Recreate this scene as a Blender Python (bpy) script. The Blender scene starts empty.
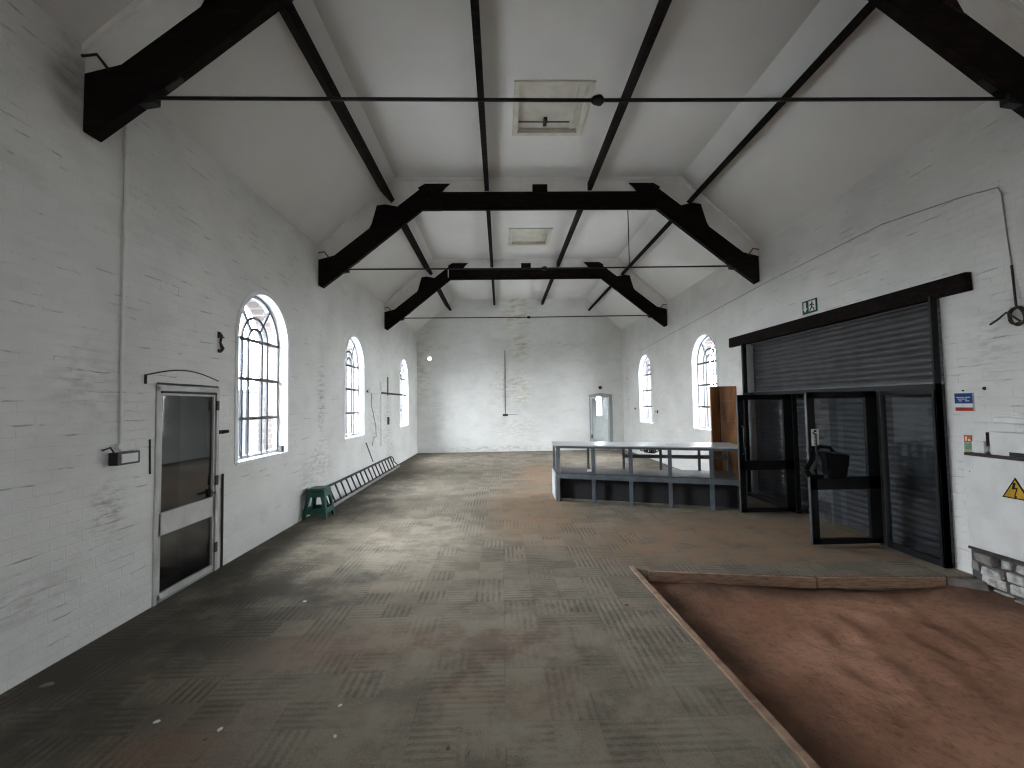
import bpy, math, random
from mathutils import Vector
random.seed(7)
S = bpy.context.scene
C = S.collection
PI = math.pi
XL, XR, YF, YB = -3.05, 4.5, 16.55, -5.5      # room: left wall, right wall, far wall, wall behind the camera
XC = .725
ZE, ZC, XC1, XC2 = 4.41, 5.60, -1.745, 3.185  # eave, flat ceiling, its two creases

# ------------------------------------------------------------------ camera
yaw, pitch, roll, FPX = .0251, .0456, -.0162, 452.
fw = Vector((math.sin(yaw)*math.cos(pitch), math.cos(yaw)*math.cos(pitch), math.sin(pitch)))
r0 = Vector((math.cos(yaw), -math.sin(yaw), 0)); u0 = r0.cross(fw)
rr = r0*math.cos(roll)+u0*math.sin(roll); uu = -r0*math.sin(roll)+u0*math.cos(roll)
cam = bpy.data.objects.new('camera', bpy.data.cameras.new('camera')); C.objects.link(cam)
from mathutils import Matrix
m3 = Matrix((rr, uu, -fw)).transposed()
cam.matrix_world = Matrix.Translation((0, 0, 1.7)) @ m3.to_4x4()
cam.data.sensor_width = 36; cam.data.lens = FPX/1024*36; cam.data.clip_end = 300
S.camera = cam

# ------------------------------------------------------------------ sky, exposure
W = bpy.data.worlds.new('overcast_sky'); S.world = W; W.use_nodes = True
wb = W.node_tree.nodes['Background']; wb.inputs[0].default_value = (.94, .965, 1, 1); wb.inputs[1].default_value = 42.0
S.view_settings.view_transform = 'Standard'; S.view_settings.look = 'None'
S.view_settings.exposure = 0.62; S.view_settings.gamma = 1; S.view_settings.use_curve_mapping = False
S.cycles.use_denoising = True; S.cycles.filter_width = 1.2
try: S.cycles.denoiser = 'OPENIMAGEDENOISE'
except Exception: pass
S.cycles.max_bounces = 14; S.cycles.diffuse_bounces = 10; S.cycles.transparent_max_bounces = 16
S.cycles.caustics_reflective = False; S.cycles.caustics_refractive = False
S.cycles.sample_clamp_indirect = 30

def portal(x, y, z, sx, sz, sgn):             # window light portals: they guide sky light, give none of their own
    l = bpy.data.lights.new('window_portal', 'AREA'); l.shape = 'RECTANGLE'; l.size = sx; l.size_y = sz
    l.cycles.is_portal = True
    o = bpy.data.objects.new('window_portal', l); C.objects.link(o); o.location = (x, y, z)
    o.rotation_euler = (PI/2, 0, sgn*PI/2) if abs(sgn) == 1 else ((PI/2, 0, 0) if sgn == 0 else (PI/2, 0, PI))
    return o

# ------------------------------------------------------------------ helpers
class N:
    """small node graph writer"""
    def __init__(s, name, rough=.6, metal=0, spec=.5):
        s.m = bpy.data.materials.new(name); s.m.use_nodes = True; s.t = s.m.node_tree
        s.b = s.t.nodes['Principled BSDF']; s.b.inputs['Roughness'].default_value = rough
        s.b.inputs['Metallic'].default_value = metal
        s.b.inputs['Specular IOR Level'].default_value = spec
    def n(s, ty, **k):
        o = s.t.nodes.new(ty)
        for a, b in k.items(): setattr(o, a, b)
        return o
    def put(s, sock, v):
        if hasattr(v, 'links') or isinstance(v, bpy.types.NodeSocket): s.t.links.new(v, sock)
        elif v is not None:
            if isinstance(v, (tuple, list)) and len(v) == 3 and sock.type == 'RGBA': v = (*v, 1)
            sock.default_value = v
    def M(s, op, a, b=None, c=None, clamp=False):
        o = s.n('ShaderNodeMath', operation=op); o.use_clamp = clamp
        s.put(o.inputs[0], a); s.put(o.inputs[1], b); s.put(o.inputs[2], c); return o.outputs[0]
    def xyz(s):
        tc = s.n('ShaderNodeTexCoord'); sp = s.n('ShaderNodeSeparateXYZ'); s.t.links.new(tc.outputs['Object'], sp.inputs[0])
        return tc.outputs['Object'], sp.outputs[0], sp.outputs[1], sp.outputs[2]
    def vec(s, a, b, c=0.):
        o = s.n('ShaderNodeCombineXYZ'); s.put(o.inputs[0], a); s.put(o.inputs[1], b); s.put(o.inputs[2], c); return o.outputs[0]
    def noise(s, v, scale, det=3, rough=.55):
        o = s.n('ShaderNodeTexNoise'); s.put(o.inputs['Vector'], v); o.inputs['Scale'].default_value = scale
        o.inputs['Detail'].default_value = det; o.inputs['Roughness'].default_value = rough; return o.outputs[0]
    def step(s, v, a, b, lo=0., hi=1.):
        o = s.n('ShaderNodeMapRange', interpolation_type='SMOOTHSTEP'); s.put(o.inputs[0], v)
        for i, q in enumerate((a, b, lo, hi)): o.inputs[i+1].default_value = q
        return o.outputs[0]
    def mix(s, f, a, b, blend='MIX'):
        o = s.n('ShaderNodeMix', data_type='RGBA', blend_type=blend)
        s.put(o.inputs[0], f); s.put(o.inputs[6], a); s.put(o.inputs[7], b); return o.outputs[2]
    def bump(s, h, dist=.01, strength=1., prev=None):
        o = s.n('ShaderNodeBump'); s.put(o.inputs['Height'], h); o.inputs['Distance'].default_value = dist
        o.inputs['Strength'].default_value = strength
        if prev is not None: s.t.links.new(prev, o.inputs['Normal'])
        return o.outputs[0]
    def out(s, col=None, nrm=None, rough=None):
        if col is not None: s.put(s.b.inputs['Base Color'], col)
        if nrm is not None: s.put(s.b.inputs['Normal'], nrm)
        if rough is not None: s.put(s.b.inputs['Roughness'], rough)
        return s.m

def plain(name, col, rough=.6, metal=0, var=.12, scale=14, bump=.002, spec=.5):
    g = N(name, rough, metal, spec); v, x, y, z = g.xyz()
    n = g.noise(v, scale, 4)
    c2 = tuple(c*(1-var*2) for c in col)
    return g.out(g.mix(g.step(n, .35, .7), col, c2), g.bump(g.noise(v, scale*4), bump))

class MB:
    def __init__(s): s.v = []; s.f = []; s.mi = []
    def _add(s, vs, fs, mi=0):
        b = len(s.v); s.v += [tuple(p) for p in vs]; s.f += [tuple(b+i for i in f) for f in fs]; s.mi += [mi]*len(fs)
    def box(s, x0, x1, y0, y1, z0, z1, mi=0):
        vs = [(x, y, z) for z in (z0, z1) for y in (y0, y1) for x in (x0, x1)]
        s._add(vs, [(0, 2, 3, 1), (4, 5, 7, 6), (0, 1, 5, 4), (2, 6, 7, 3), (0, 4, 6, 2), (1, 3, 7, 5)], mi); return s
    def hexa(s, lo, hi, mi=0):                 # bottom 4 points, top 4 points in the same order
        s._add(list(lo)+list(hi), [(3, 2, 1, 0), (4, 5, 6, 7), (0, 1, 5, 4), (1, 2, 6, 5), (2, 3, 7, 6), (3, 0, 4, 7)], mi); return s
    def prism(s, pts, ax, a, b, mi=0):         # 2-D outline extruded along axis ax from a to b
        def P(p, w):
            q = list(p); q.insert(ax, w); return tuple(q)
        n = len(pts)
        s._add([P(p, a) for p in pts]+[P(p, b) for p in pts],
               [tuple(range(n-1, -1, -1)), tuple(range(n, 2*n))]+[(i, (i+1) % n, n+(i+1) % n, n+i) for i in range(n)], mi); return s
    def bar(s, p, q, w, h, up=(0, 0, 1), mi=0):
        p, q, up = Vector(p), Vector(q), Vector(up); d = (q-p).normalized()
        if abs(d.dot(up)) > .98: up = Vector((0, 1, 0))
        sd = d.cross(up).normalized(); uq = sd.cross(d)
        A = [(-1, -1), (1, -1), (1, 1), (-1, 1)]
        return s.hexa([p+sd*a*w/2+uq*b*h/2 for a, b in A], [q+sd*a*w/2+uq*b*h/2 for a, b in A], mi)
    def tube(s, pts, r, n=10, mi=0, closed=False):
        pts = [Vector(p) for p in pts]; rs = r if isinstance(r, (list, tuple)) else [r]*len(pts)
        rings = []; ref = None
        for i, p in enumerate(pts):
            if closed: d = pts[(i+1) % len(pts)]-pts[i-1]
            else: d = pts[min(i+1, len(pts)-1)]-pts[max(i-1, 0)]
            d.normalize()
            if ref is None: ref = Vector((0, 0, 1)) if abs(d.z) < .9 else Vector((1, 0, 0))
            a = (ref-d*ref.dot(d)).normalized(); ref = a; b = d.cross(a)
            rings.append([p+(a*math.cos(t)+b*math.sin(t))*rs[i] for t in [2*PI*k/n for k in range(n)]])
        vs = [q for rg in rings for q in rg]; L = len(pts); fs = []
        for i in range(L if closed else L-1):
            j = (i+1) % L
            for k in range(n): fs.append((i*n+k, i*n+(k+1) % n, j*n+(k+1) % n, j*n+k))
        if not closed: fs += [tuple(range(n-1, -1, -1)), tuple(range((L-1)*n, L*n))]
        s._add(vs, fs, mi); return s
    def lathe(s, c, prof, n=20, ax=2, mi=0):
        vs = []; fs = []
        for r, h in prof:
            for k in range(n):
                a, b = r*math.cos(2*PI*k/n), r*math.sin(2*PI*k/n)
                p = {2: (a, b, h), 0: (h, a, b), 1: (a, h, b)}[ax]
                vs.append((c[0]+p[0], c[1]+p[1], c[2]+p[2]))
        for i in range(len(prof)-1):
            for k in range(n): fs.append((i*n+k, i*n+(k+1) % n, (i+1)*n+(k+1) % n, (i+1)*n+k))
        fs += [tuple(range(n-1, -1, -1)), tuple(range((len(prof)-1)*n, len(prof)*n))]
        s._add(vs, fs, mi); return s
    def build(s, name, mats, parent=None, loc=None, smooth=False, bevel=0, seg=2):
        if not isinstance(mats, (list, tuple)): mats = [mats]
        if parent is not None:
            o0 = Vector((0, 0, 0)); q = parent
            while q: o0 += q.location; q = q.parent
        else: o0 = Vector(loc) if loc else Vector((0, 0, 0))
        me = bpy.data.meshes.new(name); me.from_pydata([tuple(Vector(p)-o0) for p in s.v], [], s.f)
        for m in mats: me.materials.append(m)
        me.polygons.foreach_set('material_index', s.mi)
        import bmesh
        bm = bmesh.new(); bm.from_mesh(me); bmesh.ops.recalc_face_normals(bm, faces=bm.faces); bm.to_mesh(me); bm.free()
        o = bpy.data.objects.new(name, me); C.objects.link(o)
        if parent is not None: o.parent = parent
        else: o.location = o0
        if smooth:
            me.polygons.foreach_set('use_smooth', [True]*len(me.polygons))
        if bevel:
            b = o.modifiers.new('bevel', 'BEVEL'); b.width = bevel; b.segments = seg; b.limit_method = 'ANGLE'
        me.update(); return o

def tag(o, label=None, cat=None, group=None, kind=None):
    for k, v in (('label', label), ('category', cat), ('group', group), ('kind', kind)):
        if v: o[k] = v
    return o
def empty(name, loc, label=None, cat=None, group=None, kind=None):
    o = bpy.data.objects.new(name, None); C.objects.link(o); o.location = loc; o.empty_display_size = .1
    return tag(o, label, cat, group, kind)
def copy_tree(o, parent=None):
    c = o.copy(); C.objects.link(c); c.parent = parent
    for ch in list(o.children): copy_tree(ch, c)
    return c
def struct(o, label=None): return tag(o, label, None, None, 'structure')

# ------------------------------------------------------------------ materials
def wall_material(name, ua, stains, tint=(.78, .785, .765), marks=1.0):
    """white-painted brick; ua = 0 or 1, the horizontal axis along the wall"""
    g = N(name, .62); v, x, y, z = g.xyz(); u = (x, y)[ua]
    uv = g.vec(u, z)
    wob = g.noise(v, 1.7, 3)
    uvw = g.vec(g.M('ADD', u, g.M('MULTIPLY', wob, .03)), g.M('ADD', z, g.M('MULTIPLY', wob, .04)))
    br = g.n('ShaderNodeTexBrick'); g.put(br.inputs['Vector'], uvw)
    for k, q in (('Scale', 1), ('Mortar Size', .006), ('Mortar Smooth', .8), ('Brick Width', .235), ('Row Height', .078), ('Bias', 0)):
        br.inputs[k].default_value = q
    br.inputs['Color1'].default_value = (1, 1, 1, 1); br.inputs['Color2'].default_value = (.96, .96, .96, 1); br.inputs['Mortar'].default_value = (.965, .965, .965, 1)
    big = g.noise(v, .9, 4); mid = g.noise(v, 4.5, 5); fine = g.noise(v, 38, 4)
    col = g.mix(g.step(big, .3, .75), tint, tuple(c*.86 for c in tint))
    col = g.mix(.45, col, g.mix(1, col, br.outputs['Color'], 'MULTIPLY'))
    # streaked dirt lines along the brick courses
    st = g.noise(g.vec(g.M('MULTIPLY', u, 2.2), g.M('MULTIPLY', z, 17)), 1, 5, .6)
    sm = g.M('MULTIPLY', g.step(st, .66, .76), g.step(g.noise(v, .8, 2), .42, .62))
    col = g.mix(g.M('MULTIPLY', sm, .55*marks), col, (.22, .21, .2))
    # flaked joints
    fl = g.M('MULTIPLY', g.step(br.outputs['Fac'], .35, .95), g.step(g.noise(v, 3.1, 5, .7), .6, .68))
    col = g.mix(g.M('MULTIPLY', fl, .42*marks), col, (.13, .12, .11))
    # cracked course joints, a dark line here and there
    zc = g.M('DIVIDE', g.M('ADD', z, g.M('MULTIPLY', g.noise(v, 3, 3), .05)), .078)
    jl = g.step(g.M('ABSOLUTE', g.M('SUBTRACT', g.M('FRACT', zc), .5)), .40, .49)
    row = g.n('ShaderNodeTexWhiteNoise', noise_dimensions='1D'); g.put(row.inputs['W'], g.M('ROUND', zc))
    jn = g.noise(g.vec(g.M('MULTIPLY', u, 2.6), g.M('MULTIPLY', row.outputs['Value'], 40)), 1, 4, .6)
    jm = g.M('MULTIPLY', jl, g.step(jn, .57, .66))
    col = g.mix(g.M('MULTIPLY', jm, .5*marks), col, (.20, .19, .18))
    soft = g.noise(g.vec(g.M('MULTIPLY', u, 1.1), g.M('MULTIPLY', z, 2.4)), 1.6, 5, .6)
    col = g.mix(g.step(soft, .48, .72, 0, .38), col, tuple(c*.72 for c in tint))
    for (su, sz, ru, rz, c, k, grain) in stains:
        du = g.M('DIVIDE', g.M('SUBTRACT', u, su), ru); dz = g.M('DIVIDE', g.M('SUBTRACT', z, sz), rz)
        d = g.M('SQRT', g.M('ADD', g.M('MULTIPLY', du, du), g.M('MULTIPLY', dz, dz)))
        m = g.step(d, 1.1, .1)
        tex = g.step(g.noise(g.vec(g.M('MULTIPLY', u, 1.3), g.M('MULTIPLY', z, 3.6)), grain*.75, 5, .6), .40, .68)
        if grain >= 6: tex = g.M('MAXIMUM', g.M('MULTIPLY', tex, .75), g.M('MULTIPLY', jl, g.step(jn, .44, .55)))
        col = g.mix(g.M('MULTIPLY', g.M('MULTIPLY', m, tex), k), col, c)
    h = g.M('ADD', g.M('ADD', g.M('MULTIPLY', br.outputs['Fac'], -.15), g.M('MULTIPLY', jm, -.5)), g.M('ADD', g.M('MULTIPLY', mid, 1.2), g.M('MULTIPLY', fine, .25)))
    return g.out(col, g.bump(h, .011, .8))

DK = (.07, .06, .055); YE = (.42, .37, .19); GN = (.36, .35, .22)
M = {}
M['wall_left'] = wall_material('white_painted_brick_left', 1, [
    (7.75, 1.9, .22, .95, (.16, .14, .12), .75, 7), (7.7, .75, .75, .45, (.2, .18, .16), .6, 7), (7.15, .5, .35, .6, (.25, .23, .21), .5, 6),
    (3.62, .95, .22, .3, DK, .75, 9), (12.3, 1.3, .55, 1.0, (.18, .16, .15), .7, 7), (11.0, 1.2, .7, .9, (.3, .28, .27), .5, 5),
    (12.6, .5, .6, .4, DK, .5, 7), (3.4, 1.9, .5, .5, (.3, .29, .28), .5, 6), (2.8, .5, .9, .25, (.24, .22, .2), .5, 6),
    (3.22, 4.1, .24, .42, (.24, .25, .23), 1., 1.2), (3.22, 4.2, .2, .35, (.24, .25, .23), .8, 2), (16.3, 2.6, .22, 2, GN, .35, 3), (12.2, 2.3, .12, .35, (.15, .14, .14), .8, 6)])
M['wall_right'] = wall_material('white_painted_brick_right', 1, [
    (4.0, 2.2, .3, .5, (.25, .24, .22), .55, 6), (15.9, 2.4, .3, 1.4, (.34, .28, .24), .45, 4), (12.6, 1.6, .8, .5, (.34, .33, .3), .35, 6),
    (3.6, 1.5, .5, .2, DK, .45, 9), (5.5, 3.6, 1.6, .5, (.5, .5, .5), .3, 3)], marks=.75)
M['wall_far'] = wall_material('white_painted_brick_far', 0, [
    (.6, 5.3, .9, 1.2, YE, .8, 2.5), (.75, 3.9, .55, .8, YE, .75, 3), (.8, 2.2, .5, 1.2, YE, .45, 4), (.3, 2.4, .9, 1.0, GN, .38, 4), (.6, .8, 1.4, .6, GN, .35, 5),
    (-2.8, 3.3, .4, 2.0, GN, .55, 3), (-2.3, 1.2, .8, 1.2, GN, .2, 3), (-2.3, 3.85, .7, .15, YE, .5, 5), (2.4, 3.9, 1.6, .18, GN, .35, 5),
    (0, .1, 3.2, .16, (.3, .27, .22), .6, 4), (.3, .15, .3, .12, (.35, .33, .31), .8, 6)], marks=.5)
M['wall_rear'] = wall_material('white_painted_brick_rear', 0, [])

g = N('ceiling_paint', .75); v, x, y, z = g.xyz()
M['ceiling'] = g.out(g.mix(g.step(g.noise(v, .6, 4), .35, .7), (.70, .695, .675), (.63, .625, .61)),
                     g.bump(g.noise(v, 1.3, 3), .03, .6, g.bump(g.noise(v, 60, 3), .0015)))
g = N('boxing_paint', .7); v, x, y, z = g.xyz()
M['boxing'] = g.out(g.mix(g.step(g.noise(v, 2, 4), .4, .7), (.76, .755, .73), (.66, .65, .62)), g.bump(g.noise(v, 12, 4), .004))
M['paint'] = plain('white_gloss_paint', (.72, .73, .72), .4, var=.06, scale=5)
M['dirty_paint'] = plain('dirty_white_paint', (.58, .58, .55), .7, var=.3, scale=16, bump=.008)
M['bright_paint'] = plain('white_window_paint', (.80, .82, .83), .45, var=.05, scale=6)
M['door_paint'] = plain('dirty_white_door_paint', (.56, .56, .54), .45, var=.12, scale=4)
M['cream'] = plain('cream_hatch_paint', (.60, .58, .50), .5, var=.08, scale=5)
M['dark_line'] = plain('grimy_joint', (.035, .033, .03), .8)
M['bar_grey'] = plain('grey_glazing_bar', (.095, .105, .12), .6, var=.05, spec=.2)
M['frame_paint'] = plain('weathered_window_frame', (.30, .32, .34), .6, var=.05)
M['grey_frame'] = plain('grey_door_frame', (.34, .38, .40), .5, var=.05)
g = N('tarred_timber', .8, 0, .1); v, x, y, z = g.xyz()
n = g.noise(g.vec(g.M('MULTIPLY', x, 3), g.M('MULTIPLY', y, 14), g.M('MULTIPLY', z, 14)), 1.5, 5)
M['timber'] = g.out(g.mix(g.step(n, .4, .75), (.006, .0045, .004), (.019, .012, .0095)), g.bump(n, .006))
M['iron'] = plain('black_iron', (.012, .011, .011), .55, .3, scale=30)
M['rust'] = plain('rusty_dark_metal', (.05, .035, .03), .7, .2, scale=40)
g = N('exterior_brick', .85); v, x, y, z = g.xyz()
br = g.n('ShaderNodeTexBrick'); g.put(br.inputs['Vector'], g.vec(g.M('ADD', x, y), z))
for k, q in (('Scale', 1), ('Mortar Size', .01), ('Brick Width', .225), ('Row Height', .075)): br.inputs[k].default_value = q
br.inputs['Color1'].default_value = (.06, .045, .04, 1); br.inputs['Color2'].default_value = (.075, .056, .048, 1); br.inputs['Mortar'].default_value = (.12, .115, .11, 1)
M['brick'] = g.out(br.outputs['Color'], g.bump(br.outputs['Fac'], .006))

# carpet tiles: quarter-tile blocks whose ribs run one way or the other
g = N('worn_carpet_tiles', .93, 0, .2); v, x, y, z = g.xyz()
cx = g.M('FLOOR', g.M('DIVIDE', x, .25)); cy = g.M('FLOOR', g.M('DIVIDE', y, .25))
def wn(vv):
    o = g.n('ShaderNodeTexWhiteNoise', noise_dimensions='3D'); g.put(o.inputs['Vector'], vv); return o.outputs['Value'], o.outputs['Color']
w1, wc = wn(g.vec(cx, cy, 3.3)); w2, _ = wn(g.vec(cx, cy, 9.1)); w3, _ = wn(g.vec(cx, cy, 17.7))
orient = g.M('GREATER_THAN', w1, .5)
sc = g.M('ADD', g.M('MULTIPLY', x, orient), g.M('MULTIPLY', y, g.M('SUBTRACT', 1, orient)))
fib0 = g.noise(v, 42, 4, .7)
rib = g.step(g.M('ADD', g.M('SINE', g.M('MULTIPLY', sc, 2*PI/.05)), g.M('MULTIPLY', g.M('SUBTRACT', fib0, .5), 3.2)), -.3, .5)
fib = g.noise(v, 95, 4, .7)
ribamt = g.M('MULTIPLY', g.step(w2, .15, .5), g.step(g.M('ADD', g.noise(v, 2.3, 4), g.M('MULTIPLY', g.M('SUBTRACT', fib, .5), .5)), .36, .55))
base = g.mix(w3, (.185, .160, .124), (.285, .248, .192))
base = g.mix(g.M('MULTIPLY', g.M('MULTIPLY', rib, ribamt), .75), base, (.075, .066, .054))
base = g.mix(g.step(g.noise(v, 1.1, 5, .65), .45, .72, 0, .55), base, (.30, .27, .215))
grit = g.noise(v, 160, 3, .8); mid_ = g.noise(v, 9, 6, .75)
base = g.mix(g.step(fib, .35, .7, 0, .6), base, (.10, .086, .068))
base = g.mix(g.step(mid_, .5, .68, 0, .55), base, (.115, .096, .075))
base = g.mix(g.step(grit, .58, .72, 0, .5), base, (.40, .36, .29))
red = g.noise(v, .75, 5, .6)
def blob(px, py, rx, ry):
    a = g.M('DIVIDE', g.M('SUBTRACT', x, px), rx); b = g.M('DIVIDE', g.M('SUBTRACT', y, py), ry)
    return g.step(g.M('SQRT', g.M('ADD', g.M('MULTIPLY', a, a), g.M('MULTIPLY', b, b))), 1.15, .35)
redm = g.M('MAXIMUM', g.M('MAXIMUM', blob(-.15, 2.8, .35, .28), blob(.25, 2.75, .35, .3)), g.M('MAXIMUM', blob(-1.7, 2.35, .4, .25), g.M('MULTIPLY', blob(-.5, 3.3, 1.6, .35), .7)))
base = g.mix(g.M('MULTIPLY', redm, g.step(g.M('ADD', red, g.M('MULTIPLY', g.M('SUBTRACT', fib, .5), .4)), .34, .56, 0, .75)), base, (.21, .115, .08))
wall_shade = g.M('MAXIMUM', g.M('MAXIMUM', blob(-2.5, 4.3, 1.1, 2.2), blob(-2.9, 2.4, 1.3, 1.6)), g.M('MAXIMUM', blob(-2.5, 9.5, .8, 3.5), blob(-1.6, 4.4, .6, .7)))  # light falloff near the left wall, painted as dark blobs in the carpet
base = g.mix(g.M('MULTIPLY', wall_shade, g.step(g.noise(v, 1.9, 6, .65), .28, .6, 0, .85)), base, (.060, .055, .044))
pale = g.M('MAXIMUM', blob(-1.1, 6.0, .9, 2.2), blob(.25, 3.0, 2.1, 1.9))  # lighter tiles; the near blob also paints extra brightness into the near floor
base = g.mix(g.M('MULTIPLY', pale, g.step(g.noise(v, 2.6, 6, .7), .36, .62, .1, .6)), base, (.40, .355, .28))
# soil trodden around the pit and the counter
soil = g.M('MAXIMUM', blob(3.0, 5.6, 2.6, 1.5), g.M('MAXIMUM', blob(.5, 7.6, .9, 2.6), blob(1.0, 11.0, .8, 2.5)))
soil = g.M('MULTIPLY', soil, g.M('MULTIPLY', g.M('GREATER_THAN', y, 4.72), g.step(g.noise(v, 3.5, 5, .7), .3, .6)))
base = g.mix(g.M('MULTIPLY', soil, .9), base, (.27, .175, .11))
seam = g.M('MAXIMUM', g.step(g.M('ABSOLUTE', g.M('SUBTRACT', g.M('FRACT', g.M('DIVIDE', x, .5)), .5)), .487, .497),
           g.step(g.M('ABSOLUTE', g.M('SUBTRACT', g.M('FRACT', g.M('DIVIDE', y, .5)), .5)), .487, .497))
base = g.mix(g.M('MULTIPLY', seam, g.step(g.noise(v, 2.1, 3), .45, .65, 0, .35)), base, (.05, .045, .04))
wallside = g.step(x, -2.35, -3.0)  # falloff strip along the left wall, darkened in the carpet colour
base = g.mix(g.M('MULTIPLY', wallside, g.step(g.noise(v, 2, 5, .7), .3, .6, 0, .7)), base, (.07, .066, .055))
h = g.M('ADD', g.M('MULTIPLY', g.M('MULTIPLY', rib, ribamt), -.6), g.M('ADD', fib, g.M('MULTIPLY', g.noise(v, 5, 4), .6)))
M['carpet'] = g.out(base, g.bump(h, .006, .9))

g = N('red_brown_soil', .95, 0, .15); v, x, y, z = g.xyz()
n1 = g.noise(v, 1.4, 6, .62); n2 = g.noise(v, 18, 5, .7)
c = g.mix(g.step(n1, .38, .68), (.29, .148, .095), (.41, .225, .15))
c = g.mix(g.step(n2, .45, .75, 0, .6), c, (.16, .078, .05))
edge_dark = g.M('MAXIMUM', g.step(x, 2.1, 1.35), g.step(y, 4.0, 4.45))  # darker soil along the left, far and right edges
edge_dark = g.M('MAXIMUM', edge_dark, g.M('MULTIPLY', g.step(x, 3.7, 4.4), .8))
c = g.mix(g.M('MULTIPLY', edge_dark, g.step(g.noise(v, 2.2, 5, .6), .3, .55, .25, .85)), c, (.075, .052, .042))
M['soil'] = g.out(c, g.bump(g.M('ADD', n1, g.M('MULTIPLY', n2, .35)), .05, .9))
g = N('raw_board', .8); v, x, y, z = g.xyz()
n = g.noise(g.vec(g.M('MULTIPLY', x, 5), g.M('MULTIPLY', y, 5), g.M('MULTIPLY', z, 30)), 2, 5)
M['board'] = g.out(g.mix(g.step(n, .35, .7), (.40, .26, .18), (.24, .145, .10)), g.bump(n, .003))
M['old_paint'] = plain('grey_old_paint', (.40, .41, .39), .8, var=.2, scale=6, bump=.004)
M['concrete'] = plain('dusty_concrete', (.25, .23, .21), .9, var=.2, scale=12, bump=.006)
M['counter'] = plain('blue_grey_counter_paint', (.105, .128, .150), .5, var=.15, scale=7)
M['counter_top'] = plain('pale_counter_top', (.62, .63, .64), .3, var=.06, scale=4)
M['counter_end'] = plain('pale_end_panel', (.50, .53, .56), .5, var=.08)
M['void'] = plain('shade_panel_black', (.02, .02, .022), .8)
M['shelf'] = plain('dusty_shelf_board', (.065, .065, .065), .6, var=.15)
M['shutter'] = plain('dark_grey_shutter', (.060, .063, .068), .5, .2, var=.2, scale=3, bump=.001)
M['black_frame'] = plain('black_door_frame', (.009, .010, .011), .5, 0, scale=8, spec=.2)
M['frame_edge'] = plain('worn_grey_edge', (.10, .11, .115), .4, .3)
M['green'] = plain('dark_green_plastic', (.008, .085, .062), .4, var=.1, scale=9)
M['alu'] = plain('dull_aluminium', (.42, .43, .43), .45, .6, scale=12)
M['dark_alu'] = plain('dirty_dark_metal', (.07, .07, .072), .6, .4, scale=12)
g = N('orange_brown_wood', .45); v, x, y, z = g.xyz()
n = g.noise(g.vec(g.M('MULTIPLY', x, 9), g.M('MULTIPLY', y, 9), g.M('MULTIPLY', z, 1.3)), 1.6, 5)
c = g.mix(g.step(n, .35, .68), (.52, .235, .085), (.30, .125, .045))
sc1 = g.M('MULTIPLY', g.step(g.M('SINE', g.M('MULTIPLY', z, 34)), .88, .97), g.step(g.noise(v, 30, 3), .5, .58))
M['ply'] = g.out(g.mix(g.M('MULTIPLY', sc1, .6), c, (.5, .36, .2)), g.bump(n, .002))
M['black_fabric'] = plain('black_nylon', (.004, .004, .0045), .7, scale=60, bump=.004, spec=.12)
M['grey_fabric'] = plain('grey_sheen_nylon', (.045, .05, .06), .45, scale=40, bump=.003)
M['black_plastic'] = plain('black_plastic', (.012, .012, .013), .4)
M['white_plastic'] = plain('white_plastic', (.75, .76, .76), .35, var=.04)
M['sign_white'] = plain('sign_white', (.7, .71, .72), .5, var=.06)
M['sign_blue'] = plain('sign_blue', (.018, .06, .22), .6, spec=.12)
M['sign_red'] = plain('sign_red', (.40, .045, .03), .6, spec=.12)
M['sign_orange'] = plain('sign_orange', (.62, .15, .03), .6, spec=.12)
M['sign_green'] = plain('sign_green', (.012, .085, .06), .6, spec=.12)
M['soft_green'] = plain('faded_green_print', (.17, .35, .22), .6)
M['cream_print'] = plain('cream_print', (.5, .46, .22), .6)
M['sign_yellow'] = plain('sign_yellow', (.55, .33, .03), .6, spec=.12)
M['sign_black'] = plain('sign_black', (.012, .012, .012), .6, spec=.12)
M['paper'] = plain('paper_white', (.75, .74, .7), .7, var=.05)
M['leaf'] = plain('dry_brown', (.20, .11, .05), .8)
M['ground'] = plain('yard_concrete', (.50, .51, .52), .9, var=.15, scale=1)
M['fence'] = plain('blue_grey_fence', (.016, .0195, .024), .8, var=.1, scale=2)
M['room_paint'] = plain('pale_room_paint', (.30, .31, .31), .7)
M['dark_room'] = plain('dark_box_paint', (.02, .02, .021), .9)

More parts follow.
